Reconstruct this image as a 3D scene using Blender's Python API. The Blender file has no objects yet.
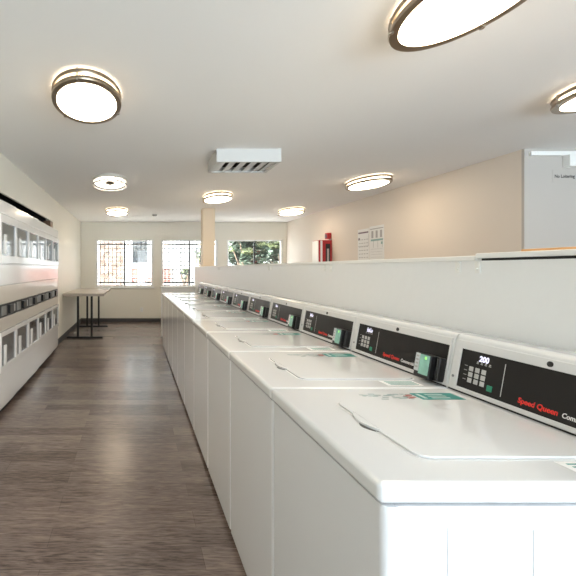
import bpy, bmesh, math, random
from mathutils import Vector, Matrix
random.seed(7)
sc = bpy.context.scene
col = sc.collection
EYE = 1.39
EXPO = -0.17
CEIL = EYE + 1.23
F = 405.0

# ------------------------------------------------------------------ materials
def mat(name, rgb, rough=0.5, metal=0.0, coat=0.0, spec=0.5, bump=0.0, bscale=40.0, var=0.0, emit=None, estr=0.0):
    m = bpy.data.materials.new(name); m.use_nodes = True
    nt = m.node_tree; b = nt.nodes['Principled BSDF']
    b.inputs['Base Color'].default_value = (*rgb, 1)
    b.inputs['Roughness'].default_value = rough
    b.inputs['Metallic'].default_value = metal
    b.inputs['Coat Weight'].default_value = coat
    b.inputs['Coat Roughness'].default_value = 0.08
    b.inputs['Specular IOR Level'].default_value = spec
    if emit:
        b.inputs['Emission Color'].default_value = (*emit, 1)
        b.inputs['Emission Strength'].default_value = estr
    tc = nt.nodes.new('ShaderNodeTexCoord')
    nz = nt.nodes.new('ShaderNodeTexNoise'); nz.inputs['Scale'].default_value = bscale
    nz.inputs['Detail'].default_value = 5
    nt.links.new(tc.outputs['Object'], nz.inputs['Vector'])
    if bump:
        bp = nt.nodes.new('ShaderNodeBump'); bp.inputs['Strength'].default_value = bump
        bp.inputs['Distance'].default_value = 0.002
        nt.links.new(nz.outputs['Fac'], bp.inputs['Height'])
        nt.links.new(bp.outputs['Normal'], b.inputs['Normal'])
    if var:
        mx = nt.nodes.new('ShaderNodeMix'); mx.data_type = 'RGBA'
        mx.inputs[6].default_value = (*[c*(1-var) for c in rgb], 1)
        mx.inputs[7].default_value = (*[min(1, c*(1+var)) for c in rgb], 1)
        nt.links.new(nz.outputs['Fac'], mx.inputs[0])
        nt.links.new(mx.outputs[2], b.inputs['Base Color'])
    return m

def emis(name, rgb, s):
    m = bpy.data.materials.new(name); m.use_nodes = True
    nt = m.node_tree; nt.nodes.clear()
    e = nt.nodes.new('ShaderNodeEmission'); o = nt.nodes.new('ShaderNodeOutputMaterial')
    e.inputs[0].default_value = (*rgb, 1); e.inputs[1].default_value = s
    nt.links.new(e.outputs[0], o.inputs[0]); return m

def glassmat(name, tint=(1, 1, 1), gloss=0.12, rough=0.02):
    m = bpy.data.materials.new(name); m.use_nodes = True
    nt = m.node_tree; nt.nodes.clear()
    t = nt.nodes.new('ShaderNodeBsdfTransparent'); g = nt.nodes.new('ShaderNodeBsdfGlossy')
    mx = nt.nodes.new('ShaderNodeMixShader'); o = nt.nodes.new('ShaderNodeOutputMaterial')
    t.inputs[0].default_value = (*tint, 1); g.inputs['Roughness'].default_value = rough
    mx.inputs[0].default_value = gloss
    nt.links.new(t.outputs[0], mx.inputs[1]); nt.links.new(g.outputs[0], mx.inputs[2])
    nt.links.new(mx.outputs[0], o.inputs[0]); return m

def floor_mat():
    m = bpy.data.materials.new('vinyl_planks'); m.use_nodes = True
    nt = m.node_tree; N = nt.nodes; L = nt.links; b = N['Principled BSDF']
    tc = N.new('ShaderNodeTexCoord')
    br = N.new('ShaderNodeTexBrick')
    br.offset = 0.37; br.inputs['Scale'].default_value = 1.0
    br.inputs['Brick Width'].default_value = 1.22; br.inputs['Row Height'].default_value = 0.152
    br.inputs['Mortar Size'].default_value = 0.0012; br.inputs['Bias'].default_value = 0.0
    br.inputs['Color1'].default_value = (0.15, 0.15, 0.15, 1); br.inputs['Color2'].default_value = (0.85, 0.85, 0.85, 1)
    br.inputs['Mortar'].default_value = (0.0, 0.0, 0.0, 1)
    L.new(tc.outputs['Object'], br.inputs['Vector'])
    mp = N.new('ShaderNodeMapping'); mp.inputs['Scale'].default_value = (2.6, 24, 1)
    L.new(tc.outputs['Object'], mp.inputs['Vector'])
    n1 = N.new('ShaderNodeTexNoise'); n1.inputs['Scale'].default_value = 1.6; n1.inputs['Detail'].default_value = 9
    n1.inputs['Roughness'].default_value = 0.74; n1.inputs['Distortion'].default_value = 1.3
    L.new(mp.outputs[0], n1.inputs['Vector'])
    mp2 = N.new('ShaderNodeMapping'); mp2.inputs['Scale'].default_value = (9, 110, 1)
    L.new(tc.outputs['Object'], mp2.inputs['Vector'])
    n2 = N.new('ShaderNodeTexNoise'); n2.inputs['Scale'].default_value = 1.5; n2.inputs['Detail'].default_value = 6
    L.new(mp2.outputs[0], n2.inputs['Vector'])
    a1 = N.new('ShaderNodeMix'); a1.data_type = 'FLOAT'; a1.inputs[0].default_value = 0.38
    L.new(n1.outputs['Fac'], a1.inputs[2]); L.new(n2.outputs['Fac'], a1.inputs[3])
    a2 = N.new('ShaderNodeMix'); a2.data_type = 'FLOAT'; a2.inputs[0].default_value = 0.16
    L.new(a1.outputs[0], a2.inputs[2]); L.new(br.outputs['Color'], a2.inputs[3])
    cr = N.new('ShaderNodeValToRGB')
    cr.color_ramp.elements[0].position = 0.415; cr.color_ramp.elements[0].color = FLOOR_D
    cr.color_ramp.elements[1].position = 0.615; cr.color_ramp.elements[1].color = FLOOR_L
    L.new(a2.outputs[0], cr.inputs[0])
    L.new(cr.outputs[0], b.inputs['Base Color'])
    b.inputs['Roughness'].default_value = 0.24
    b.inputs['Coat Weight'].default_value = 0.25; b.inputs['Coat Roughness'].default_value = 0.38
    bp = N.new('ShaderNodeBump'); bp.inputs['Strength'].default_value = 0.12; bp.inputs['Distance'].default_value = 0.002
    L.new(a1.outputs[0], bp.inputs['Height']); L.new(bp.outputs[0], b.inputs['Normal'])
    return m
FLOOR_D = (0.062, 0.041, 0.034, 1); FLOOR_L = (0.275, 0.208, 0.178, 1)

def brick_mat(name, c1, c2, mortar, w, h, ms=0.012):
    m = bpy.data.materials.new(name); m.use_nodes = True
    nt = m.node_tree; N = nt.nodes; L = nt.links; b = N['Principled BSDF']
    tc = N.new('ShaderNodeTexCoord'); mp = N.new('ShaderNodeMapping'); mp.inputs['Rotation'].default_value = (math.pi/2, 0, 0)
    L.new(tc.outputs['Object'], mp.inputs['Vector'])
    br = N.new('ShaderNodeTexBrick'); br.inputs['Scale'].default_value = 1
    br.inputs['Brick Width'].default_value = w; br.inputs['Row Height'].default_value = h; br.inputs['Mortar Size'].default_value = ms
    br.inputs['Color1'].default_value = (*c1, 1); br.inputs['Color2'].default_value = (*c2, 1); br.inputs['Mortar'].default_value = (*mortar, 1)
    L.new(mp.outputs[0], br.inputs['Vector']); L.new(br.outputs['Color'], b.inputs['Base Color'])
    b.inputs['Roughness'].default_value = 0.85
    return m

def stone_mat():
    m = bpy.data.materials.new('stone_veneer'); m.use_nodes = True
    nt = m.node_tree; N = nt.nodes; L = nt.links; b = N['Principled BSDF']
    tc = N.new('ShaderNodeTexCoord'); vo = N.new('ShaderNodeTexVoronoi'); vo.inputs['Scale'].default_value = 6.5
    L.new(tc.outputs['Object'], vo.inputs['Vector'])
    cr = N.new('ShaderNodeValToRGB')
    cr.color_ramp.elements[0].color = (0.10, 0.065, 0.05, 1); cr.color_ramp.elements[1].color = (0.27, 0.20, 0.165, 1)
    sp = N.new('ShaderNodeSeparateColor'); L.new(vo.outputs['Color'], sp.inputs[0])
    L.new(sp.outputs[0], cr.inputs[0]); L.new(cr.outputs[0], b.inputs['Base Color'])
    b.inputs['Roughness'].default_value = 0.9
    return m

def oak_mat():
    m = bpy.data.materials.new('oak'); m.use_nodes = True
    nt = m.node_tree; N = nt.nodes; L = nt.links; b = N['Principled BSDF']
    tc = N.new('ShaderNodeTexCoord'); mp = N.new('ShaderNodeMapping'); mp.inputs['Scale'].default_value = (20, 1.5, 20)
    L.new(tc.outputs['Object'], mp.inputs['Vector'])
    n = N.new('ShaderNodeTexNoise'); n.inputs['Scale'].default_value = 2; n.inputs['Detail'].default_value = 6
    L.new(mp.outputs[0], n.inputs['Vector'])
    cr = N.new('ShaderNodeValToRGB')
    cr.color_ramp.elements[0].color = (0.56, 0.29, 0.10, 1); cr.color_ramp.elements[1].color = (0.78, 0.47, 0.20, 1)
    L.new(n.outputs['Fac'], cr.inputs[0]); L.new(cr.outputs[0], b.inputs['Base Color'])
    b.inputs['Roughness'].default_value = 0.45
    return m

PAINT = (0.80, 0.77, 0.68)
M = dict(
    wall=mat('wall_paint', PAINT, 0.42, bump=0.08, bscale=120),
    wallR=mat('wall_paint_lamp_tint', (0.72, 0.65, 0.575), 0.5, bump=0.08, bscale=120),  # same wall paint with the lamps' warm peach light mixed into the colour
    half=mat('partition_paint', (0.81, 0.82, 0.825), 0.33, bump=0.35, bscale=22, var=0.012),
    cap=mat('cap_paint', (0.82, 0.82, 0.80), 0.35),
    alc=mat('alcove_paint', (0.47, 0.44, 0.41), 0.5),
    ceil=mat('ceiling_paint', (0.88, 0.87, 0.85), 0.8, bump=0.25, bscale=160),
    floor=floor_mat(),
    base=mat('vinyl_baseboard', (0.055, 0.05, 0.05), 0.45),
    enamel=mat('white_enamel', (0.79, 0.80, 0.82), 0.24, coat=0.35),
    deck=mat('white_deck_enamel', (0.79, 0.80, 0.81), 0.17, coat=0.5),
    bezel=mat('pale_grey_plastic', (0.70, 0.70, 0.70), 0.4),
    black=mat('black_overlay', (0.010, 0.009, 0.009), 0.38, spec=0.3),
    blackp=mat('black_plastic', (0.012, 0.012, 0.013), 0.3),
    dark=mat('shadow_gap', (0.02, 0.02, 0.02), 0.8),
    pull_shade=mat('grey_pull_shade', (0.10, 0.10, 0.10), 0.6),
    key=mat('grey_keys', (0.55, 0.54, 0.53), 0.5),
    legend=mat('grey_print', (0.45, 0.44, 0.43), 0.6),
    green=mat('green_key', (0.03, 0.27, 0.16), 0.5),
    red=mat('red_print', (0.85, 0.03, 0.02), 0.5),
    white=mat('white_print', (0.85, 0.85, 0.85), 0.5),
    line=mat('silver_line', (0.6, 0.6, 0.6), 0.4),
    led=emis('led_digits', (0.86, 0.84, 1.0), 1.6),
    screenw=mat('reader_label', (0.62, 0.66, 0.68), 0.3),
    screent=mat('reader_screen', (0.30, 0.56, 0.48), 0.2, var=0.45, bscale=25),
    ledg=emis('green_led', (0.4, 1.0, 0.25), 1.2),
    teal=mat('teal_sticker', (0.02, 0.25, 0.23), 0.4),
    tealp=mat('pale_sticker_print', (0.55, 0.65, 0.63), 0.4),
    greyp=mat('grey_sticker_print', (0.28, 0.36, 0.35), 0.5),
    redp=mat('dark_red_sticker_print', (0.40, 0.12, 0.10), 0.5),
    metal=mat('bronze_metal', (0.33, 0.27, 0.20), 0.28, metal=1.0),
    nickel=mat('nickel_metal', (0.55, 0.52, 0.47), 0.25, metal=1.0),
    pan=mat('lamp_pan', (0.66, 0.63, 0.57), 0.5),
    vent=mat('vent_white', (0.62, 0.615, 0.60), 0.5),
    ventd=mat('vent_dark', (0.05, 0.045, 0.04), 0.7),
    frame=mat('white_window_frame', (0.82, 0.82, 0.80), 0.4),
    bars=mat('black_bars', (0.012, 0.011, 0.010), 0.5),
    glass=glassmat('window_glass', (0.98, 0.99, 0.985), 0.04),
    dglass=glassmat('dryer_glass', (0.80, 0.81, 0.82), 0.32, 0.05),
    drum=mat('galvanised_drum', (0.50, 0.50, 0.49), 0.35, metal=0.3, var=0.25, bscale=14),
    dwhite=mat('dryer_enamel', (0.82, 0.815, 0.81), 0.16, coat=0.5),
    dbeige=mat('dryer_panel', (0.72, 0.675, 0.61), 0.2, coat=0.4),
    silver=mat('brushed_silver', (0.26, 0.27, 0.27), 0.35, metal=0.6),
    table=mat('table_laminate', (0.44, 0.39, 0.34), 0.4),
    tleg=mat('black_powder_coat', (0.008, 0.008, 0.008), 0.5),
    wood=mat('brown_stud', (0.20, 0.115, 0.06), 0.6, var=0.4, bscale=30),
    column=mat('column_paint', (0.76, 0.63, 0.47), 0.5),
    chrome=mat('bright_zinc', (0.6, 0.6, 0.58), 0.3, metal=1.0),
    fred=mat('fire_red', (0.42, 0.012, 0.018), 0.35),
    paper=mat('paper', (0.80, 0.80, 0.79), 0.7),
    ink=mat('pale_ink', (0.42, 0.41, 0.41), 0.8),
    inkd=mat('purple_ink', (0.20, 0.15, 0.18), 0.8),
    inkt=mat('teal_ink', (0.28, 0.44, 0.42), 0.8),
    inkb=mat('black_ink', (0.02, 0.02, 0.02), 0.7),
    oak=oak_mat(),
    cabw=mat('cabinet_white', (0.72, 0.71, 0.69), 0.5),
    ground=mat('concrete', (0.55, 0.54, 0.52), 0.9, var=0.12, bscale=6),
    stucco=mat('white_stucco', (0.62, 0.615, 0.60), 0.9, bump=0.3, bscale=30),
    stone=stone_mat(),
    brick=brick_mat('red_brick', (0.22, 0.055, 0.045), (0.28, 0.085, 0.07), (0.34, 0.24, 0.21), 0.21, 0.075),
    xglass=mat('dark_window_glass', (0.03, 0.035, 0.04), 0.12),
    leaf=mat('leaf_green', (0.035, 0.055, 0.022), 0.45, var=0.5, bscale=3),
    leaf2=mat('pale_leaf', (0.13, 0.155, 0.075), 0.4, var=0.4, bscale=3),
    leafd=mat('dark_leaf', (0.022, 0.04, 0.026), 0.5, var=0.4, bscale=3),
    bark=mat('bark', (0.10, 0.07, 0.05), 0.9, var=0.4, bscale=20),
    pot=mat('dark_pot', (0.08, 0.07, 0.065), 0.6),
    lamp=emis('lamp_diffuser', (1.0, 0.82, 0.60), 20.0),
    lampb=emis('lamp_tube', (1.0, 0.93, 0.82), 6.0),
)

# ------------------------------------------------------------------ mesh helpers
class MB:
    def __init__(s, org=(0, 0, 0)):
        s.bm = bmesh.new(); s.org = Vector(org)
    def _merge(s, b, mtx=None):
        if mtx is not None: b.transform(mtx)
        me = bpy.data.meshes.new('t'); b.to_mesh(me); b.free()
        s.bm.from_mesh(me); bpy.data.meshes.remove(me)
    def box(s, x0, x1, y0, y1, z0, z1, bev=0.0, seg=2, mtx=None):
        b = bmesh.new(); bmesh.ops.create_cube(b, size=1)
        for v in b.verts:
            v.co = Vector((x0 + (v.co.x+.5)*(x1-x0), y0 + (v.co.y+.5)*(y1-y0), z0 + (v.co.z+.5)*(z1-z0)))
        if bev: bmesh.ops.bevel(b, geom=b.edges[:], offset=bev, segments=seg, profile=0.5, affect='EDGES')
        s._merge(b, mtx); return s
    def cyl(s, p0, p1, r, r2=None, n=24, caps=True):
        p0 = Vector(p0); p1 = Vector(p1); d = p1-p0
        b = bmesh.new(); bmesh.ops.create_cone(b, cap_ends=caps, segments=n, radius1=r, radius2=r if r2 is None else r2, depth=d.length)
        q = Vector((0, 0, 1)).rotation_difference(d.normalized()).to_matrix().to_4x4()
        s._merge(b, Matrix.Translation((p0+p1)/2) @ q); return s
    def lathe(s, prof, c=(0, 0, 0), n=48, closed=False):
        b = bmesh.new(); rings = []
        for r, z in prof:
            if r < 1e-6: rings.append([b.verts.new((0, 0, z))])
            else: rings.append([b.verts.new((r*math.cos(2*math.pi*k/n), r*math.sin(2*math.pi*k/n), z)) for k in range(n)])
        pr = list(zip(rings, rings[1:])) + ([(rings[-1], rings[0])] if closed else [])
        for A, B in pr:
            for k in range(n):
                k2 = (k+1) % n
                if len(A) == 1 and len(B) == 1: continue
                if len(A) == 1: b.faces.new((A[0], B[k2], B[k]))
                elif len(B) == 1: b.faces.new((A[k], A[k2], B[0]))
                else: b.faces.new((A[k], A[k2], B[k2], B[k]))
        bmesh.ops.recalc_face_normals(b, faces=b.faces[:])
        s._merge(b, Matrix.Translation(c)); return s
    def prism(s, pts, axis, a0, a1, bev=0.0, seg=2, mtx=None):
        """extrude a 2-D outline along an axis: 'y' takes (x,z) points, 'z' takes (x,y)"""
        b = bmesh.new()
        mk = (lambda p, a: (p[0], a, p[1])) if axis == 'y' else (lambda p, a: (p[0], p[1], a))
        A = [b.verts.new(mk(p, a0)) for p in pts]; B = [b.verts.new(mk(p, a1)) for p in pts]
        b.faces.new(A); b.faces.new(B[::-1]); n = len(pts)
        for k in range(n): b.faces.new((A[k], B[k], B[(k+1) % n], A[(k+1) % n]))
        bmesh.ops.recalc_face_normals(b, faces=b.faces[:])
        if bev: bmesh.ops.bevel(b, geom=b.edges[:], offset=bev, segments=seg, profile=0.5, affect='EDGES')
        s._merge(b, mtx); return s
    def quad(s, *ps):
        s.bm.faces.new([s.bm.verts.new(p) for p in ps]); return s
    def mesh(s, me, mtx):
        b = bmesh.new(); b.from_mesh(me); s._merge(b, mtx); return s
    def build(s, name, m, parent=None, smooth=True):
        s.bm.transform(Matrix.Translation(-s.org))
        me = bpy.data.meshes.new(name); s.bm.to_mesh(me); s.bm.free()
        me.materials.append(m)
        if smooth:
            me.shade_smooth()
            me.set_sharp_from_angle(angle=math.radians(38))
        o = bpy.data.objects.new(name, me); col.objects.link(o)
        if parent: o.parent = parent
        else: o.location = s.org
        if smooth:
            wn = o.modifiers.new('weighted', 'WEIGHTED_NORMAL'); wn.keep_sharp = True; wn.weight = 90
        return o

def rrect(x0, x1, y0, y1, r, n=6):
    pts = []
    for cx, cy, a in ((x1-r, y1-r, 0), (x0+r, y1-r, 90), (x0+r, y0+r, 180), (x1-r, y0+r, 270)):
        for k in range(n+1):
            t = math.radians(a + 90*k/n); pts.append((cx+r*math.cos(t), cy+r*math.sin(t)))
    return pts

def tag(o, label=None, cat=None, group=None, kind=None):
    if label: o['label'] = label
    if cat: o['category'] = cat
    if group: o['group'] = group
    if kind: o['kind'] = kind
    return o
def empty(name, loc):
    o = bpy.data.objects.new(name, None); o.location = loc; o.empty_display_size = 0.1; col.objects.link(o); return o
def struct(o, label=None, cat=None): return tag(o, label, cat, kind='structure')
def copy_tree(o, parent=None):
    c = o.copy(); col.objects.link(c)
    if parent: c.parent = parent
    for ch in [k for k in o.children]: copy_tree(ch, c)
    return c

def text_mesh(body, size, bold=0.0, shear=0.0, width=None):
    cu = bpy.data.curves.new('txt', 'FONT'); cu.body = body; cu.size = size; cu.offset = bold; cu.shear = shear
    cu.extrude = 0.0004; cu.resolution_u = 3
    o = bpy.data.objects.new('txt', cu); col.objects.link(o)
    bpy.context.view_layer.update()
    me = bpy.data.meshes.new_from_object(o.evaluated_get(bpy.context.evaluated_depsgraph_get()))
    bpy.data.objects.remove(o); bpy.data.curves.remove(cu)
    xs = [v.co.x for v in me.vertices]; x0, x1 = min(xs), max(xs)
    k = (width/(x1-x0)) if width else 1
    for v in me.vertices: v.co.x = (v.co.x-x0)*k
    return me

# ------------------------------------------------------------------ room shell
XL, XR, XA = -1.42, 3.98, 6.0
YB, YA, YR = 10.62, 4.14, -3.0
struct(MB((2, 4, 0)).box(-2.3, XA+.15, YR-.15, YB+.15, -0.10, 0).build('floor', M['floor'], smooth=False), 'grey brown wood look vinyl plank floor', 'floor')
struct(MB((2, 4, CEIL)).box(-2.3, XA+.15, YR-.15, YB+.15, CEIL, CEIL+.12).build('ceiling', M['ceil'], smooth=False), 'flat off-white painted ceiling', 'ceiling')

# back wall with three window openings
WZ0, WZ1 = 0.918, 2.158
WINS = [(-1.028, 0.482), (0.69, 2.17), (2.41, 3.88)]
def wall_with_openings(name, y0, y1, x0, x1, wins, z0, z1, m):
    b = MB((0, y0, 0)); x = x0
    for a, c in wins:
        b.box(x, a, y0, y1, 0, CEIL); b.box(a, c, y0, y1, 0, z0); b.box(a, c, y0, y1, z1, CEIL); x = c
    b.box(x, x1, y0, y1, 0, CEIL)
    return struct(b.build(name, m, smooth=False))
wall_with_openings('wall_back', YB, YB+.15, -2.3, XR+.12, WINS, WZ0, WZ1, M['wall'])
RW = [(0.1, 2.0), (2.1, 3.9), (4.0, 5.8)]
wall_with_openings('wall_rear', YR-.15, YR, -2.3, XA+.15, RW, 0.08, 2.52, M['wall'])
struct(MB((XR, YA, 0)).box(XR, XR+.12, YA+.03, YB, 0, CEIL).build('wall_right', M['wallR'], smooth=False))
struct(MB((XR, YA, 0)).box(XR, XA+.15, YA, YA+.03, 0, CEIL).build('wall_alcove', M['alc'], smooth=False))
struct(MB((XA, 0, 0)).box(XA, XA+.15, YR, YA, 0, CEIL).build('wall_far_right', M['wall'], smooth=False))
b = MB((XL, 0, 0))
b.box(XL-.12, XL, 7.0, YB, 0, CEIL)
b.box(XL-.025, XL, 3.735, 7.0, 2.205, CEIL)
b.box(XL-.12, XL, YR, 3.735, 0, CEIL)
struct(b.build('wall_left', M['wall'], smooth=False))
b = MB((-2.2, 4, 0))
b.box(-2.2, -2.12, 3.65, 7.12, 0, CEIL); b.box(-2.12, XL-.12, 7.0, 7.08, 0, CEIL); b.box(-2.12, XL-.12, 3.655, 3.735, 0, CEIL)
struct(b.build('wall_chase', M['dark'], smooth=False))  # near-black colour stands in for the unlit space behind the dryers
tag(MB((XL-.05, 6.9, 2.04)).box(XL-.115, XL+.0, 6.80, 6.995, 2.045, 2.20).build('wood_block', M['wood'], smooth=False),
    'short brown wood block closing the far end of the black slot above the dryers', 'wood block')

# baseboards
struct(MB((0, YB, 0)).box(XL, XR, YB-.012, YB, 0, 0.10).build('baseboard_back', M['base'], smooth=False))
struct(MB((XL, 8, 0)).box(XL, XL+.012, 7.0, YB-.012, 0, 0.10).build('baseboard_left', M['base'], smooth=False))
struct(MB((XR, 8, 0)).box(XR-.012, XR, YA, YB-.012, 0, 0.10).build('baseboard_right', M['base'], smooth=False))
struct(MB((5, YA, 0)).box(XR, XA, YA-.012, YA, 0, 0.10).build('baseboard_alcove', M['base'], smooth=False))

# windows
def window(n, x0, x1, y, z0, z1, bars, depth=0.15, sill=True, label=''):
    xm = (x0+x1)/2; w = empty('window_%d' % n, (xm, y, z0)); struct(w, label, 'window')
    org = (xm, y, z0); fw = 0.045
    f = MB(org)
    f.box(x0, x0+fw, y+.02, y+.10, z0, z1); f.box(x1-fw, x1, y+.02, y+.10, z0, z1)
    f.box(x0+fw, x1-fw, y+.02, y+.10, z1-.03, z1); f.box(x0+fw, x1-fw, y+.02, y+.10, z0, z0+fw)
    f.build('window_frame', M['frame'], w)
    MB(org).box(xm-.018, xm+.018, y+.03, y+.09, z0+fw, z1-.03).build('mullion', M['bars'], w)
    for a, c in ((x0+fw, xm-.018), (xm+.018, x1-fw)):
        MB(org).box(a, c, y+.058, y+.062, z0+fw, z1-.03).build('window_pane', M['glass'], w, smooth=False)
    if sill:
        MB(org).box(x0-.03, x1+.03, y-.04, y+.02, z0-.035, z0-.002, 0.006).build('window_sill', M['frame'], w)
    if bars:
        s = MB(org); yb = y+.135
        nx = int((x1-x0)/0.112)
        for k in range(1, nx+1):
            x = x0 + k*(x1-x0)/(nx+1); r = (0.014 if k % 2 else 0.0105)*bars
            s.cyl((x, yb, z0-.02), (x, yb, z1+.02), r, n=8)
        nz = int((z1-z0)/0.118)
        for k in range(1, nz+1):
            z = z0 + k*(z1-z0)/(nz+1)
            r = 0.021 if k in (1, nz) else 0.0105*bars
            s.cyl((x0, yb, z), (x1, yb, z), r, n=8)
        s.build('security_bars', M['bars'], w)
    return w
window(1, *WINS[0], YB, WZ0, WZ1, 0.62, label='left window with a black security grille, above the table')
window(2, *WINS[1], YB, WZ0, WZ1, 1.0, label='middle window with a black security grille, behind the column')
window(3, *WINS[2], YB, WZ0, WZ1, False, label='right window without bars, green trees outside')
for i, (a, c) in enumerate(RW):
    window(4+i, a, c, YR-.12, 0.08, 2.52, False, sill=False, label='tall storefront window behind the viewpoint')

# partition with cap
PX0, PX1 = 1.25, 1.87
struct(MB((PX0, 4, 0)).box(PX0, PX1, 0.55, 8.52, 0, 1.420).build('wall_partition', M['half'], smooth=False), 'white half height wall behind the washers', 'wall')
struct(MB((PX0, 5, 1.42)).box(PX0-.012, PX1+.012, 1.475, 8.535, 1.420, 1.4385, 0.004).build('trim_1', M['cap']))
b = MB((PX0, 1, 1.42)).box(PX0-.016, PX1+.016, 0.53, 1.47, 1.4285, 1.4465, 0.004)
t2 = struct(b.build('trim_2', M['cap']))
MB((PX0, 1, 1.42)).box(PX0+.004, PX1-.004, 0.56, 1.465, 1.420, 1.4285).build('gap_shade', M['dark'], t2, smooth=False)  # dark strip filling the open gap under the board, shade put into its colour
struct(MB((.8, 8.4, 0)).box(0.545, PX0, 8.36, 8.52, 0, 1.0).build('wall_return', M['half'], smooth=False))
struct(MB((.8, 8.4, 1.0)).box(0.535, PX0, 8.34, 8.53, 1.0, 1.025, 0.004).build('trim_3', M['cap']))
struct(MB((1.5, 8.3, 1.4385)).box(1.375, 1.620, 8.20, 8.445, 1.4385, CEIL, 0.006).build('column', M['column']), 'square cream column standing on the far end of the half wall', 'column')
for y in (1.52, 2.62, 3.75, 4.88, 6.0):
    e = empty('angle_bracket', (PX0, y, 1.40))
    tag(e, 'small white angle bracket under the half wall cap', 'bracket', 'angle brackets under the cap')
    for dy in (-0.045, 0.045):
        MB((PX0, y, 1.40)).box(PX0-.004, PX0+.003, y+dy-.011, y+dy+.011, 1.375, 1.4195, 0.001).box(PX0-.010, PX0, y+dy-.011, y+dy+.011, 1.416, 1.4195, 0.001)\
            .cyl((PX0-.008, y+dy, 1.39), (PX0-.004, y+dy, 1.39), 0.004, n=10).build('bracket_plate', M['frame'], e)

# ------------------------------------------------------------------ washers
Y0, PITCH = 0.807, 0.65
WB = (0.86, Y0+PITCH/2, 0)
DECK = 0.962
FA = Vector((1.126, 0, DECK)); FBt = Vector((1.159, 0, 1.150))
UP = (FBt-FA); FL = UP.length; UP.normalize()
NORM = Vector((-UP.z, 0, UP.x))
Y1 = Y0+PITCH
def face_m(a, b_, c=0.0):
    """frame on the console face: a metres from the washer's far edge toward the viewer, b_ up the face, c outward"""
    p = FA + UP*b_ + NORM*c; p.y = Y1-a
    p.y += .003
    m = Matrix(((0, UP.x, NORM.x, p.x), (-1, UP.y, NORM.y, p.y), (0, UP.z, NORM.z, p.z), (0, 0, 0, 1)))
    return m
def fbox(mb, a0, a1, b0, b1, c0, c1, bev=0.0):
    return mb.box(0, a1-a0, 0, b1-b0, 0, c1-c0, bev, mtx=face_m(a0, b0, c0))

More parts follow.
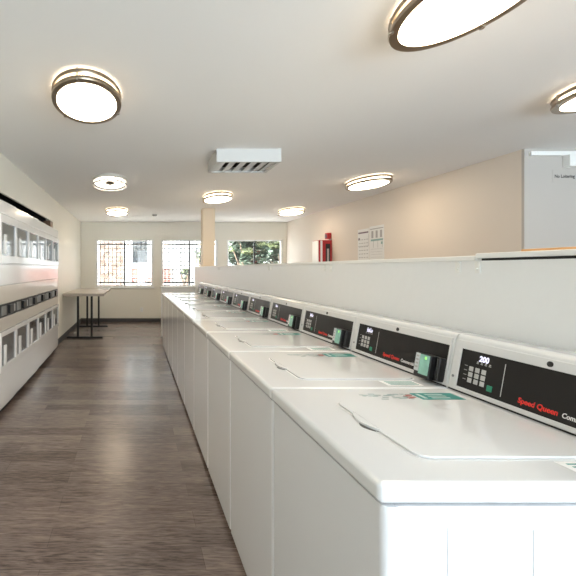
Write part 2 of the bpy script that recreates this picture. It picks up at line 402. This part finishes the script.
def make_washer():
    w = empty('washing_machine', WB)
    ya, yb = Y0+.003, Y1-.003
    c = MB(WB); c.box(0.5246, 1.215, ya, yb, 0.03, 0.915, 0.004)
    # embossed rectangle pressed into each side panel
    for ys, d in ((ya, -.0016), (yb, .0016)):
        x0, x1, z0, z1, t = 0.625, 0.80, 0.25, 0.873, 0.004
        lo, hi = min(ys, ys+d), max(ys, ys+d)
        c.box(x0, x1, lo, hi, z1-t, z1); c.box(x0, x1, lo, hi, z0, z0+t)
        c.box(x0, x0+t, lo, hi, z0+t, z1-t); c.box(x1-t, x1, lo, hi, z0+t, z1-t)
    c.build('cabinet', M['enamel'], w)
    r = .016; fp = [(0.524, ya-.001), (0.524, yb+.001)]
    for k in range(7): t = math.pi/2+k*math.pi/12; fp.append((0.496+r+r*math.cos(t), yb+.001-r+r*math.sin(t)))
    for k in range(7): t = math.pi+k*math.pi/12; fp.append((0.496+r+r*math.cos(t), ya-.001+r+r*math.sin(t)))
    MB(WB).prism(fp, 'z', 0.03, 0.914).build('front_panel', M['enamel'], w)
    MB(WB).box(0.53, 1.2, ya+.01, yb-.01, 0.0, 0.03).build('base', M['dark'], w)
    # top deck: rounded cap with lid seam
    MB(WB).box(0.488, 1.244, Y0+.0015, Y1-.0015, 0.917, DECK, 0.013, 4).build('top_deck', M['deck'], w)
    lx0, lx1, ly0, ly1 = 0.640, 1.085, Y0+.105, Y1-.160
    MB(WB).prism(rrect(lx0-.006, lx1+.006, ly0-.006, ly1+.006, 0.036), 'z', DECK-.0005, DECK+.0006).build('lid_gasket', M['bezel'], w)
    lid = MB(WB).prism(rrect(lx0, lx1, ly0, ly1, 0.032), 'z', DECK, DECK+.0065, 0.0028, 2).build('lid', M['deck'], w)
    # finger pull on the aisle edge of the lid
    yc0, yc1 = Y1-.395, Y1-.265; n = 16
    def bulge(d, a, b_): return [(lx0+.002 - d*math.sin(math.pi*k/n)**0.7, a+(b_-a)*k/n) for k in range(n+1)] + [(lx0+.004, b_), (lx0+.004, a)]
    MB(WB).prism(bulge(.020, yc0, yc1), 'z', DECK-.0005, DECK+.0085, 0.0022, 2).build('lid_handle', M['deck'], lid)
    MB(WB).prism(bulge(.0265, yc0, yc1-.05), 'z', DECK-.0008, DECK+.0014).build('finger_pull_shade', M['pull_shade'], lid, smooth=False)  # dark crescent painted as the shadow under the pull's outer edge
    # console
    prof = [(1.126, DECK-.004), (1.133, DECK+.004+0.036), (1.159, 1.150), (1.165, 1.156), (1.175, 1.158), (1.246, 1.155), (1.246, DECK-.004)]
    con = MB(WB).prism(prof, 'y', Y0+.003, Y1-.003, 0.004, 2).build('console', M['deck'], w)
    PA0, PA1, PB0, PB1 = 0.040, 0.633, 0.020, 0.152
    bz = MB(WB)
    fbox(bz, 0.008, PA0, 0.006, 0.180, -.002, .0055, .002); fbox(bz, PA1, 0.642, 0.006, 0.180, -.002, .0055, .002)
    fbox(bz, PA0-.002, PA1+.002, 0.006, PB0, -.002, .0055, .002); fbox(bz, PA0-.002, PA1+.002, PB1, 0.180, -.002, .0055, .002)
    bz.build('console_bezel', M['bezel'], con)
    gp = MB(WB); fbox(gp, 0.006, 0.644, 0.0008, 0.0052, .0005, .0022); gp.build('console_gap', M['dark'], con)
    for a in (0.340,):
        sm = MB(WB).mesh(MB().cyl((0, 0, 0), (0, 0, .003), 0.0078, n=16).build('tmp', M['blackp']).data, face_m(a, 0.166, .0052))
        sm.build('screw', M['blackp'], con)
    sm = MB(WB).mesh(bpy.data.meshes['tmp'], face_m(0.022, 0.05, .0052) @ Matrix.Scale(0.6, 4)); sm.build('screw', M['silver'], con)
    for o in [o for o in bpy.data.objects if o.name.startswith('tmp')]: bpy.data.objects.remove(o)
    cp = MB(WB); fbox(cp, PA0, PA1, PB0, PB1, -.001, .0022); cp = cp.build('control_panel', M['black'], w)
    # keypad
    for r in range(3):
        for q in range(3):
            k = MB(WB); a = 0.080+q*0.0245; b0 = 0.044+(2-r)*0.0195
            fbox(k, a, a+.0165, b0, b0+.0155, .0022, .0036, .0006); k.build('key', M['key'], cp)
    k = MB(WB); fbox(k, 0.157, 0.176, 0.036, 0.055, .0022, .0038, .0006); k.build('start_key', M['green'], cp)
    lg = MB(WB)
    for r in range(4): fbox(lg, 0.060, 0.072, 0.0505+r*.0155, 0.0525+r*.0155, .0022, .0028)
    lg.build('row_legend', M['legend'], cp, smooth=False); lg = MB(WB)
    for q in range(4):
        fbox(lg, 0.105+q*.0155, 0.113+q*.0155, 0.1125, 0.1150, .0022, .0028); fbox(lg, 0.106+q*.0155, 0.112+q*.0155, 0.1165, 0.1205, .0022, .0028)
    lg.build('cycle_legend', M['legend'], cp, smooth=False)
    ln = MB(WB); fbox(ln, 0.2065, 0.2085, 0.033, 0.135, .0022, .0028); ln.build('divider_line', M['line'], cp, smooth=False)
    MB(WB).mesh(text_mesh('Speed Queen', 0.022, 0.0006, 0.10, 0.113), face_m(0.264, 0.035, .0024)).build('red_lettering', M['red'], cp, smooth=False)
    MB(WB).mesh(text_mesh('Commercial', 0.019, 0.0004, 0.10, 0.080), face_m(0.388, 0.035, .0024)).build('white_lettering', M['white'], cp, smooth=False)
    # card reader
    rd = MB(WB); fbox(rd, 0.5310, 0.6110, 0.010, 0.100, .002, .046, .004); fbox(rd, 0.6150, 0.6330, 0.012, 0.100, .002, .030, .004)
    rd = rd.build('card_reader', M['blackp'], w)
    s = MB(WB); fbox(s, 0.5330, 0.5560, 0.030, 0.098, .046, .0475); s.build('reader_label_strip', M['screenw'], rd, smooth=False)
    s = MB(WB); fbox(s, 0.5580, 0.6060, 0.022, 0.097, .046, .0475); s.build('reader_screen', M['screent'], rd, smooth=False)
    s = MB(WB); fbox(s, 0.5820, 0.5920, 0.080, 0.091, .0475, .0482); s.build('reader_light', M['ledg'], rd, smooth=False)
    s = MB(WB)
    for q in range(4): fbox(s, 0.5380, 0.5510, 0.042+q*.014, 0.048+q*.014, .0475, .0480)
    s.build('reader_print', M['legend'], rd, smooth=False)
    s = MB(WB); fbox(s, 0.6235, 0.6245, 0.02, 0.094, .0298, .0305); s.build('card_slot', M['silver'], rd, smooth=False)
    # stickers on the deck
    zt = DECK+.0003; ys0, ys1 = Y1-.130, Y1-.062
    st = MB(WB).box(0.945, 1.085, ys0, ys1, zt-.001, zt+.0004).build('instruction_sticker', M['teal'], w, smooth=False)
    s = MB(WB)
    for q in range(3):
        s.box(0.985, 1.045, ys0+.012+q*.018, ys0+.020+q*.018, zt, zt+.0008)
    s.box(0.957, 0.968, ys0+.01, ys1-.01, zt, zt+.0008)
    s.build('sticker_print', M['tealp'], st, smooth=False)
    s = MB(WB); rr = random.Random(3)
    for q in range(26):
        x = 0.76+rr.random()*0.17; y = ys0+rr.random()*.055
        s.box(x, x+.010+.014*rr.random(), y, y+.007, zt-.001, zt+.0004)
    s.build('instruction_print', M['greyp'], w, smooth=False)
    s = MB(WB)
    for x, y in ((0.905, .01), (0.918, .02), (0.905, .03), (0.918, .04)): s.box(x, x+.018, ys0+y, ys0+y+.010, zt-.001, zt+.0005)
    s.build('warning_print', M['redp'], w, smooth=False)
    st = MB(WB).box(0.93, 1.06, Y0+.030, Y0+.092, zt-.001, zt+.0004).build('warning_sticker', M['paper'], w, smooth=False)
    s = MB(WB)
    for q in range(4): s.box(0.945, 1.05, Y0+.038+q*.013, Y0+.043+q*.013, zt, zt+.0008)
    s.build('warning_lines', M['teal'], st, smooth=False)
    return w
washer = make_washer()
def digits(body, parent, wd):
    cp = [c for c in parent.children if c.name.startswith('control_panel')][0]
    MB(WB).mesh(text_mesh(body, 0.026, 0.0009, 0.1, wd), face_m(0.112, 0.1225, .0024)).build('price_display', M['led'], cp, smooth=False)
WL = ['white top load washer nearest the camera, its price display reading 200',
      'second white top load washer from the camera, right behind the nearest one',
      'third white top load washer counted from the camera end of the row',
      'fourth white top load washer counted from the camera end of the row',
      'fifth white top load washer counted from the camera end of the row',
      'sixth white top load washer counted from the camera end of the row',
      'fourth white top load washer from the far window end of the row',
      'third white top load washer from the far window end of the row',
      'second white top load washer from the far window end of the row',
      'last white top load washer, at the far end before the low ledge']
washers = []
for i in range(10):
    o = washer if i == 0 else copy_tree(washer)
    o.location = (WB[0], WB[1]+i*PITCH, 0)
    tag(o, WL[i], 'washing machine', 'top load washers in a row along the half wall'); washers.append(o)
for i, o in enumerate(washers):
    digits('200' if i == 0 else 'EoLLo', o, 0.037 if i == 0 else 0.045)
# the near washers' readers follow the photo; every washer carries one

# ------------------------------------------------------------------ stacked dryers
DP, DX = 0.53, -1.30
def make_dryer():
    yb = 6.93; ya = yb-DP; B = (-1.65, (ya+yb)/2, 0); g = .003
    d = empty('stacked_dryer', B)
    MB(B).box(-2.0, DX-.02, ya+g, yb-g, 0.05, 2.043, 0.004).build('cabinet', M['dwhite'], d)
    MB(B).box(-1.95, DX-.05, ya+.01, yb-.01, 0, 0.05).build('base', M['dark'], d)
    MB(B).box(DX-.02, DX, ya+g, yb-g, 1.915, 2.043, 0.005).build('top_panel', M['dwhite'], d)
    MB(B).box(DX-.02, DX-.003, ya+g, yb-g, 1.235, 1.435, 0.005).build('middle_panel', M['dwhite'], d)
    MB(B).box(DX-.02, DX, ya+g, yb-g, 1.055, 1.230, 0.005).build('lint_panel', M['dbeige'], d)
    cs = MB(B).box(DX-.02, DX-.004, ya+g, yb-g, 0.93, 1.05).build('control_strip', M['black'], d)
    MB(B).box(DX-.004, DX+.004, ya+.05, ya+.20, 0.945, 1.035, .002).build('control_plate', M['silver'], cs)
    MB(B).box(DX-.004, DX+.022, yb-.27, yb-.14, 0.95, 1.035, .004).build('card_reader', M['blackp'], cs)
    MB(B).box(DX-.004, DX+.003, yb-.11, yb-.04, 0.955, 1.03, .002).build('price_plate', M['key'], cs)
    MB(B).box(DX-.02, DX, ya+g, yb-g, 0.80, 0.925, 0.005).build('lower_panel', M['dbeige'], d)
    MB(B).box(DX-.02, DX-.002, ya+g, yb-g, 0.075, 0.405, 0.005).build('access_panel', M['dwhite'], d)
    for z0, z1, gz0, gz1 in ((1.445, 1.908, 1.52, 1.83), (0.415, 0.795, 0.47, 0.75)):
        dr = MB(B); m = .042; x0, x1 = DX-.02, DX+.012
        dr.box(x0, x1, ya+g+.004, ya+m, z0, z1, .004); dr.box(x0, x1, yb-m, yb-g-.004, z0, z1, .004)
        dr.box(x0, x1, ya+m-.004, yb-m+.004, z0, gz0, .004); dr.box(x0, x1, ya+m-.004, yb-m+.004, gz1, z1, .004)
        dr = dr.build('door', M['dwhite'], d)
        MB(B).box(DX-.006, DX-.002, ya+m-.004, yb-m+.004, gz0-.004, gz1+.004).build('door_glass', M['dglass'], dr, smooth=False)
        MB(B).box(DX-.0195, DX-.012, ya+m-.004, yb-m+.004, gz0-.004, gz1+.004).build('drum_back', M['drum'], dr, smooth=False)
        MB(B).box(DX+.010, DX+.030, ya+.075, ya+.135, gz0+.01, gz0+.20, .007, 3).build('door_handle', M['dwhite'], dr)
    return d
dryer = make_dryer()
DLB = ['white stacked dryer at the far end of its row, next to the table',
       'second white stacked dryer from the table end of its row',
       'third white stacked dryer from the table end of its row',
       'fourth white stacked dryer from the table end of its row',
       'fifth white stacked dryer from the table end of its row',
       'white stacked dryer cut off by the left photo edge']
for i in range(6):
    o = dryer if i == 0 else copy_tree(dryer)
    o.location = (-1.65+(-.015, 0, .01, .028, .035, .045, .045, .045)[i], 6.93-DP/2-i*DP, 0)
    tag(o, DLB[i], 'dryer', 'stacked dryers along the left wall')

# ------------------------------------------------------------------ folding table
TB = (-1.0, 8.93, 0)
t = tag(empty('folding_table', TB), 'pale laminate folding table on black T shaped legs by the left wall', 'table')
MB(TB).box(-1.40, -0.605, 7.90, 9.95, 0.858, 0.913, 0.006).build('tabletop', M['table'], t)
for y in (8.14, 9.72):
    f = MB(TB).box(-1.37, -0.65, y-.025, y+.025, 0.0, 0.035, 0.004).build('foot', M['tleg'], t)
    for x in (-1.145, -0.870):
        MB(TB).box(x-.021, x+.021, y-.021, y+.021, 0.033, 0.860).build('leg', M['tleg'], t)

# ------------------------------------------------------------------ ceiling lights
OVAL = 1.62
def oval(o):
    for ch in o.children: ch.data.transform(Matrix.Scale(OVAL, 4, (0, 1, 0)))
def make_lamp():
    o = empty('ceiling_light', (0, 0, 0)); R = .235
    MB().lathe([(0, 0), (.205, 0), (.205, -.018), (0, -.018)]).build('lamp_pan', M['pan'], o)
    MB().lathe([(.213, -.018), (.213, -.066), (.208, -.081), (.195, -.088), (.13, -.096), (.06, -.100), (0, -.101)]).build('lamp_diffuser', M['lamp'], o)
    for z in (-.030, -.072):
        MB().lathe([(.204, z-.013), (R, z-.013), (R+.004, z), (R, z+.012), (.216, z+.012)], closed=True).build('lamp_ring', M['metal'], o)
    for k in range(3):
        a = k*2*math.pi/3+.45
        MB().cyl((.232*math.cos(a), .232*math.sin(a), -.084), (.232*math.cos(a), .232*math.sin(a), -.012), .006, n=10)\
            .cyl((.232*math.cos(a), .232*math.sin(a), -.090), (.232*math.cos(a), .232*math.sin(a), -.084), .009, n=10).build('ring_post', M['nickel'], o)
    oval(o)
    return o
lamp = make_lamp()
LP = [(-.328, 2.78, 'oval bronze ringed ceiling light nearest the camera, on the left side of the ceiling'),
      (-.366, 8.25, 'small looking oval ceiling light near the left grilled window'),
      (1.415, 1.73, 'largest looking oval ceiling light, cut by the top photo edge'),
      (1.345, 6.62, 'oval ceiling light just in front of the cream column'),
      (3.146, 5.47, 'oval ceiling light above the paper notices on the right wall'),
      (3.17, 8.22, 'farthest oval ceiling light on the right, before the tree window'),
      (3.10, 2.58, 'oval ceiling light cut by the right photo edge')]
for i, (x, y, lb) in enumerate(LP):
    o = lamp if i == 0 else copy_tree(lamp)
    o.location = (x*1.015, y*1.015, CEIL)
    tag(o, lb, 'ceiling light', 'oval ceiling lights')
# the fixture whose diffuser is off: ring, two circular tubes and a hub
o = empty('open_ceiling_light', (-.345, 5.58, CEIL)); tag(o, 'oval ceiling light with its cover off, bare ring tubes showing', 'ceiling light')
MB().lathe([(0, 0), (.235, 0), (.238, -.03), (.225, -.034), (.215, -.02), (0, -.018)]).build('lamp_pan', M['pan'], o)
def torus(R, r, z, n=48, m=10): return [(R+r*math.cos(2*math.pi*k/m), z+r*math.sin(2*math.pi*k/m)) for k in range(m)]
for R, z in ((.195, -.045), (.125, -.045)):
    MB().lathe(torus(R, .014, z), closed=True).build('ring_tube', M['lampb'], o)
MB().lathe([(0, -.018), (.07, -.018), (.062, -.05), (.03, -.065), (0, -.066)]).build('hub', M['metal'], o)
MB().lathe([(.222, -.085), (.236, -.085), (.238, -.074), (.222, -.074)], closed=True).build('lamp_ring', M['nickel'], o)
for k in range(4):
    a = k*math.pi/2+.4
    MB().cyl((.23*math.cos(a), .23*math.sin(a), -.085), (.23*math.cos(a), .23*math.sin(a), -.02), .006, n=8).build('ring_post', M['nickel'], o)
    MB().box(.045, .215, -.006, .006, -.034, -.028, mtx=Matrix.Rotation(a, 4, 'Z')).build('tube_clip', M['nickel'], o)

oval(o)
# ------------------------------------------------------------------ ceiling vent, detector
vx0, vx1, vy0, vy1, vz = 0.835, 1.495, 4.14, 4.63, CEIL-.133
VB = ((vx0+vx1)/2, (vy0+vy1)/2, CEIL)
v = tag(empty('ceiling_vent', VB), 'white box shaped air vent hanging from the ceiling, slatted underneath', 'vent')
b = MB(VB); tt = .03
b.box(vx0, vx1, vy0, vy0+tt, vz, CEIL); b.box(vx0, vx1, vy1-tt, vy1, vz, CEIL)
b.box(vx0, vx0+tt, vy0+tt, vy1-tt, vz, CEIL); b.box(vx1-tt, vx1, vy0+tt, vy1-tt, vz, CEIL)
b.build('housing', M['vent'], v, smooth=False)
MB(VB).box(vx0+tt, vx1-tt, vy0+tt, vy1-tt, vz+.06, vz+.07).build('backing', M['ventd'], v, smooth=False)
for k in range(6):
    x = vx0+.045+k*.112
    if x+.06 > vx1-.02: x = vx1-.085
    MB(VB).box(-.042, .042, vy0+tt, vy1-tt, -.002, .002, mtx=Matrix.Translation((x+.03, 0, vz+.016)) @ Matrix.Rotation(-.22, 4, 'Y')).build('slat', M['vent'], v, smooth=False)
sx, sy = 0.445, 9.15
tag(MB((sx, sy, CEIL)).lathe([(0, 0), (.055, 0), (.055, -.02), (.04, -.034), (0, -.036)], (sx, sy, CEIL)).build('smoke_detector', M['legend']),
    'small grey smoke detector on the ceiling before the back wall', 'smoke detector')
sx, sy = 1.36, 9.9
# outlet on the back wall
oy = YB
OB = (0.175, oy, 0.32); e = tag(empty('wall_outlet', OB), 'white wall outlet below the left grilled window', 'outlet')
MB(OB).box(OB[0]-.037, OB[0]+.037, oy-.008, oy, 0.265, 0.38, .003).build('cover_plate', M['frame'], e)
for z in (0.297, 0.348):
    MB(OB).box(OB[0]-.016, OB[0]+.016, oy-.010, oy-.007, z-.014, z+.014, .001).build('socket', M['bezel'], e)

# ------------------------------------------------------------------ things on the right wall
FB_ = (3.84, 8.34, 1.35)
e = tag(empty('fire_extinguisher_cabinet', FB_), 'red fire extinguisher box with a white front on the right wall', 'fire box')
MB(FB_).box(3.71, XR, 8.18, 8.46, 1.35, 1.975, .006).build('box_body', M['fred'], e)
MB(FB_).box(3.700, 3.712, 8.185, 8.455, 1.36, 1.965, .003).build('box_front', M['frame'], e)
MB(FB_).box(3.745, 3.785, 8.176, 8.182, 1.36, 1.965).build('white_stripe', M['frame'], e)
MB(FB_).box(3.85, 3.94, 8.174, 8.182, 1.42, 1.90).build('side_window', M['blackp'], e)
MB(FB_).box(3.875, 3.915, 8.170, 8.175, 1.50, 1.80).build('side_label', M['legend'], e)
HB = (3.94, 8.3, 1.99)
e = tag(empty('alarm_horn', HB), 'small red alarm horn above the fire extinguisher box', 'alarm')
MB(HB).box(3.90, XR, 8.20, 8.32, 2.0, 2.125, .006).build('horn_body', M['fred'], e)
MB(HB).box(3.885, 3.902, 8.225, 8.295, 2.02, 2.10, .004).build('horn_lens', M['inkd'], e)
def notice(y0, y1, z0, z1, kind, label):
    B = (XR, (y0+y1)/2, z0); e = tag(empty('paper_notice', B), label, 'notice', 'paper notices on the right wall')
    MB(B).box(XR-.003, XR+.004, y0, y1, z0, z1).build('sheet', M['paper'], e, smooth=False)
    w = y1-y0; h = z1-z0; x0, x1 = XR-.0036, XR-.003
    a = MB(B); c = MB(B)
    if kind == 0:
        c.box(x0, x1, y0+.05*w, y1-.05*w, z1-.075, z1-.05); c.box(x0, x1, y1-.2*w, y1-.06*w, z1-.19, z1-.15)
        for r in range(6):
            for q in range(4):
                a.box(x0, x1, y0+.08*w+q*.22*w, y0+.22*w+q*.22*w, z0+.05+r*.062, z0+.062+r*.062)
        a.box(x0, x1, y0+.03*w, y1-.03*w, z0+.25, z0+.256); a.box(x0, x1, y0+.03*w, y0+.05*w, z0+.25, z1-.1)
        a.build('notice_text', M['ink'], e, smooth=False); c.build('notice_heading', M['inkd'], e, smooth=False)
    else:
        a.box(x0, x1, y0+.04*w, y1-.04*w, z1-.055, z1-.04)
        for q in range(3):
            a.box(x0, x1, y0+.12*w+q*.3*w, y0+.26*w+q*.3*w, z1-.20, z1-.08)
            a.box(x0, x1, y0+.10*w+q*.3*w, y0+.12*w+q*.3*w, z1-.36, z1-.22)
        c.box(x0, x1, y0+.06*w, y1-.1*w, z1-.25, z1-.22); c.box(x0, x1, y0+.08*w, y0+.2*w, z1-.31, z1-.27)
        for r in range(4): a.box(x0, x1, y0+.1*w, y1-.1*w, z0+.05+r*.045, z0+.053+r*.045)
        a.build('notice_text', M['ink'], e, smooth=False); c.build('notice_heading', M['inkt'], e, smooth=False)
notice(6.885, 7.23, 1.535, 2.085, 0, 'left paper notice on the right wall, with a dark purple heading bar')
notice(6.47, 6.87, 1.535, 2.105, 1, 'right paper notice on the right wall, with teal print across the middle')

# alcove wall: lettered sign and white raceway
SB = (4.45, YA, 2.34)
e = tag(empty('wall_sign', SB), 'small pale No Loitering sign on the grey alcove wall', 'sign')
MB(SB).box(4.262, 4.525, YA-.004, YA, 2.27, 2.405).build('sign_plate', M['alc'], e, smooth=False)
tm = text_mesh('No Loitering', 0.046, 0.0012, 0, 0.205)
MB(SB).mesh(tm, Matrix.Translation((4.286, YA-.0045, 2.322)) @ Matrix.Rotation(math.pi/2, 4, 'X')).build('sign_lettering', M['inkb'], e, smooth=False)
RB = (4.6, YA, 2.56)
e = tag(empty('cable_raceway', RB), 'white cable raceway with a drop box high on the alcove wall', 'raceway')
MB(RB).box(4.025, 5.4, YA-.03, YA, 2.543, 2.588, .004).build('raceway', M['frame'], e)
MB(RB).box(4.368, 4.44, YA-.075, YA, 2.425, 2.545, .005).build('drop_box', M['frame'], e)

# oak topped storage unit on the other side of the partition
CB = (2.2, 1.5, 0)
e = tag(empty('storage_cabinet', CB), 'tall white cabinet behind the half wall, only its oak top edge showing', 'cabinet')
MB(CB).box(2.02, 2.42, 0.80, 2.07, 0.08, 1.44, .004).build('body', M['cabw'], e)
MB(CB).box(2.05, 2.40, 0.83, 2.04, 0.0, 0.08).build('plinth', M['dark'], e)
MB(CB).box(2.0, 2.45, 0.78, 2.10, 1.44, 1.492, .004).build('cabinet_top', M['oak'], e)
for k in range(2):
    y0 = 0.82+k*.62
    dd = MB(CB).box(2.42, 2.438, y0, y0+.61, 0.1, 1.425, .003).build('door', M['cabw'], e)
    yh = y0+(.55 if k == 0 else .05)
    MB(CB).cyl((2.438, yh, .85), (2.46, yh, .85), .012, n=14).build('knob', M['nickel'], dd)

# ------------------------------------------------------------------ outside the back windows
struct(MB((2, 20, -.1)).box(-12, 16, YB+.15, 30, -.2, -.1).build('ground', M['ground'], smooth=False), 'pale concrete ground outside', 'ground')
SY = 14.0; s = SY/F
NB = (0.6, SY, -.1)
nb = tag(empty('neighbor_building', NB), 'white neighbour building outside the left window, with stone and red brick facing', 'building')
MB(NB).box(-3.2, 2.7, SY, SY+3, -.1, 4.2).build('wall', M['stucco'], nb, smooth=False)
MB(NB).box(-1.22, -0.40, SY-.12, SY, -.1, 4.2).build('stone_pier', M['stone'], nb, smooth=False)
MB(NB).box(-.12, 1.25, SY-.08, SY, 0.90, 1.41).build('brick_panel', M['brick'], nb, smooth=False)
MB(NB).box(-.16, 1.29, SY-.12, SY, 1.41, 1.52).build('brick_sill', M['stucco'], nb, smooth=False)
f = MB(NB); f.box(-.16, -.07, SY-.06, SY, 1.55, 2.7); f.box(.43, .55, SY-.06, SY, 1.55, 2.7); f.box(-.07, .43, SY-.06, SY, 1.52, 1.60); f.box(-.07, .43, SY-.06, SY, 2.62, 2.7)
f = f.build('window_frame', M['frame'], nb, smooth=False)
MB(NB).box(-.07, .43, SY-.03, SY-.005, 1.60, 2.62).build('window_pane', M['xglass'], f, smooth=False)
def leaves(mb, c, rad, n, size, rnd):
    for k in range(n):
        while True:
            p = Vector((rnd.uniform(-1, 1), rnd.uniform(-1, 1), rnd.uniform(-1, 1)))
            if p.length <= 1: break
        p = Vector((p.x*rad[0], p.y*rad[1], p.z*rad[2])) + Vector(c)
        sz = size*rnd.uniform(.6, 1.3)
        R = Matrix.Rotation(rnd.uniform(0, 6.28), 3, 'Z') @ Matrix.Rotation(rnd.uniform(-1.2, 1.2), 3, 'X') @ Matrix.Rotation(rnd.uniform(-.6, .6), 3, 'Y')
        mb.quad(*[p + R @ Vector(q)*sz for q in ((-.5, 0, 0), (0, -.24, .06), (.55, 0, -.04), (0, .24, .06))])
def tree(name, x, y, h, rad, n, lm, label, seed, cat='tree', size=.16):
    B = (x, y, -.1); rnd = random.Random(seed); e = tag(empty(name, B), label, cat)
    tr = MB(B).cyl((x, y, -.1), (x+.05, y, h), .09, .04, 10)
    for k in range(6):
        a = rnd.uniform(0, 6.28); tr.cyl((x, y, h*rnd.uniform(.4, .8)), (x+rad[0]*.7*math.cos(a), y+rad[1]*.7*math.sin(a), h+rad[2]*rnd.uniform(-.3, .5)), .035, .012, 7)
    tr.build('trunk', M['bark'], e)
    A = MB(B); C2 = MB(B)
    for k in range(14):
        p = (x+rnd.uniform(-.7, .7)*rad[0], y+rnd.uniform(-.7, .7)*rad[1], h+rnd.uniform(-.75, .75)*rad[2])
        leaves(A, p, (rad[0]*.38, rad[1]*.38, rad[2]*.30), n, size, rnd)
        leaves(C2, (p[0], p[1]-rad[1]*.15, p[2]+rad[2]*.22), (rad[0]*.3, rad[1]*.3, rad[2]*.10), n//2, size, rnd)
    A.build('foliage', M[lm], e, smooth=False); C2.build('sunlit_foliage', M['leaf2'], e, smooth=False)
    return e
tree('leafy_tree', 3.75, 13.6, 1.85, (.62, .62, 1.15), 420, 'leafd', 'dark leafy tree outside the right window, on its left half', 5)
tree('leafy_tree', 5.35, 14.4, 1.9, (.72, .7, 1.15), 420, 'leafd', 'dark leafy tree outside the right window, on its right half', 9)
tree('leafy_tree', 6.6, 18.0, 2.4, (.95, .8, 1.7), 420, 'leaf', 'green tree farther back behind the right window trees', 12)
tree('leafy_tree', 4.75, 18.3, 2.4, (.85, .8, 1.7), 420, 'leaf', 'green tree filling the gap between the right window trees', 14)
tree('young_shrub', 1.98, 12.6, 1.75, (.16, .14, .26), 14, 'leaf', 'thin green shrub outside the middle window, next to the column', 21, 'shrub', .09)
tree('young_shrub', 1.60, 12.9, 1.20, (.17, .14, .20), 12, 'leafd', 'low dark shrub outside the middle window, lower right', 23, 'shrub', .09)

# ------------------------------------------------------------------ light
UPLIGHT = (0.83, 0.97, 1.10, 1); WORLD = 14.5
w = bpy.data.worlds.new('World'); sc.world = w; w.use_nodes = True
bg = w.node_tree.nodes['Background']
tc = w.node_tree.nodes.new('ShaderNodeTexCoord'); sp = w.node_tree.nodes.new('ShaderNodeSeparateXYZ')
mr = w.node_tree.nodes.new('ShaderNodeMapRange'); cr = w.node_tree.nodes.new('ShaderNodeValToRGB')
mr.inputs['From Min'].default_value = -1; mr.inputs['From Max'].default_value = 1
# unseen bright lower half added to light the ceiling, hazy sky above it
e = cr.color_ramp.elements
e[0].position = 0.0; e[0].color = UPLIGHT
e[1].position = 0.49; e[1].color = UPLIGHT
for p, c in ((0.51, (0.50, 0.52, 0.54, 1)), (1.0, (0.36, 0.42, 0.50, 1))):
    k = e.new(p); k.color = c
w.node_tree.links.new(tc.outputs['Generated'], sp.inputs[0]); w.node_tree.links.new(sp.outputs['Z'], mr.inputs['Value'])
w.node_tree.links.new(mr.outputs[0], cr.inputs[0])
w.node_tree.links.new(cr.outputs[0], bg.inputs[0]); bg.inputs[1].default_value = WORLD
sl = bpy.data.lights.new('sun', 'SUN'); sl.energy = 170; sl.angle = math.radians(.6); sl.color = (1, .97, .93)
so = bpy.data.objects.new('sun', sl); col.objects.link(so); so.location = (-20, 12, 20)
so.rotation_euler = Vector((-.64, .04, .77)).to_track_quat('Z', 'Y').to_euler()
def portal(name, x0, x1, y, z0, z1, facing):
    l = bpy.data.lights.new(name, 'AREA'); l.shape = 'RECTANGLE'; l.size = x1-x0; l.size_y = z1-z0
    l.cycles.is_portal = True
    o = bpy.data.objects.new(name, l); col.objects.link(o); o.location = ((x0+x1)/2, y, (z0+z1)/2)
    o.rotation_euler = (math.pi/2 if facing > 0 else -math.pi/2, 0, 0)
for a, c in RW: portal('daylight_portal', a, c, YR-.16, .08, 2.52, 1)
for a, c in WINS: portal('daylight_portal', a, c, YB+.16, WZ0, WZ1, -1)

# ------------------------------------------------------------------ camera
cam = bpy.data.cameras.new('camera'); co = bpy.data.objects.new('camera', cam); col.objects.link(co)
co.location = (0, 0, EYE); co.rotation_euler = (math.pi/2, 0, 0)
cam.sensor_width = 36; cam.lens = F/576*36; cam.shift_x = (288-135)/576; cam.shift_y = -(288-269)/576
cam.clip_start = .05
sc.camera = co
sc.view_settings.view_transform = 'Standard'; sc.view_settings.look = 'None'
sc.view_settings.gamma = 1; sc.view_settings.use_curve_mapping = False
sc.view_settings.exposure = EXPO
sc.cycles.max_bounces = 10; sc.cycles.diffuse_bounces = 6; sc.cycles.transparent_max_bounces = 12
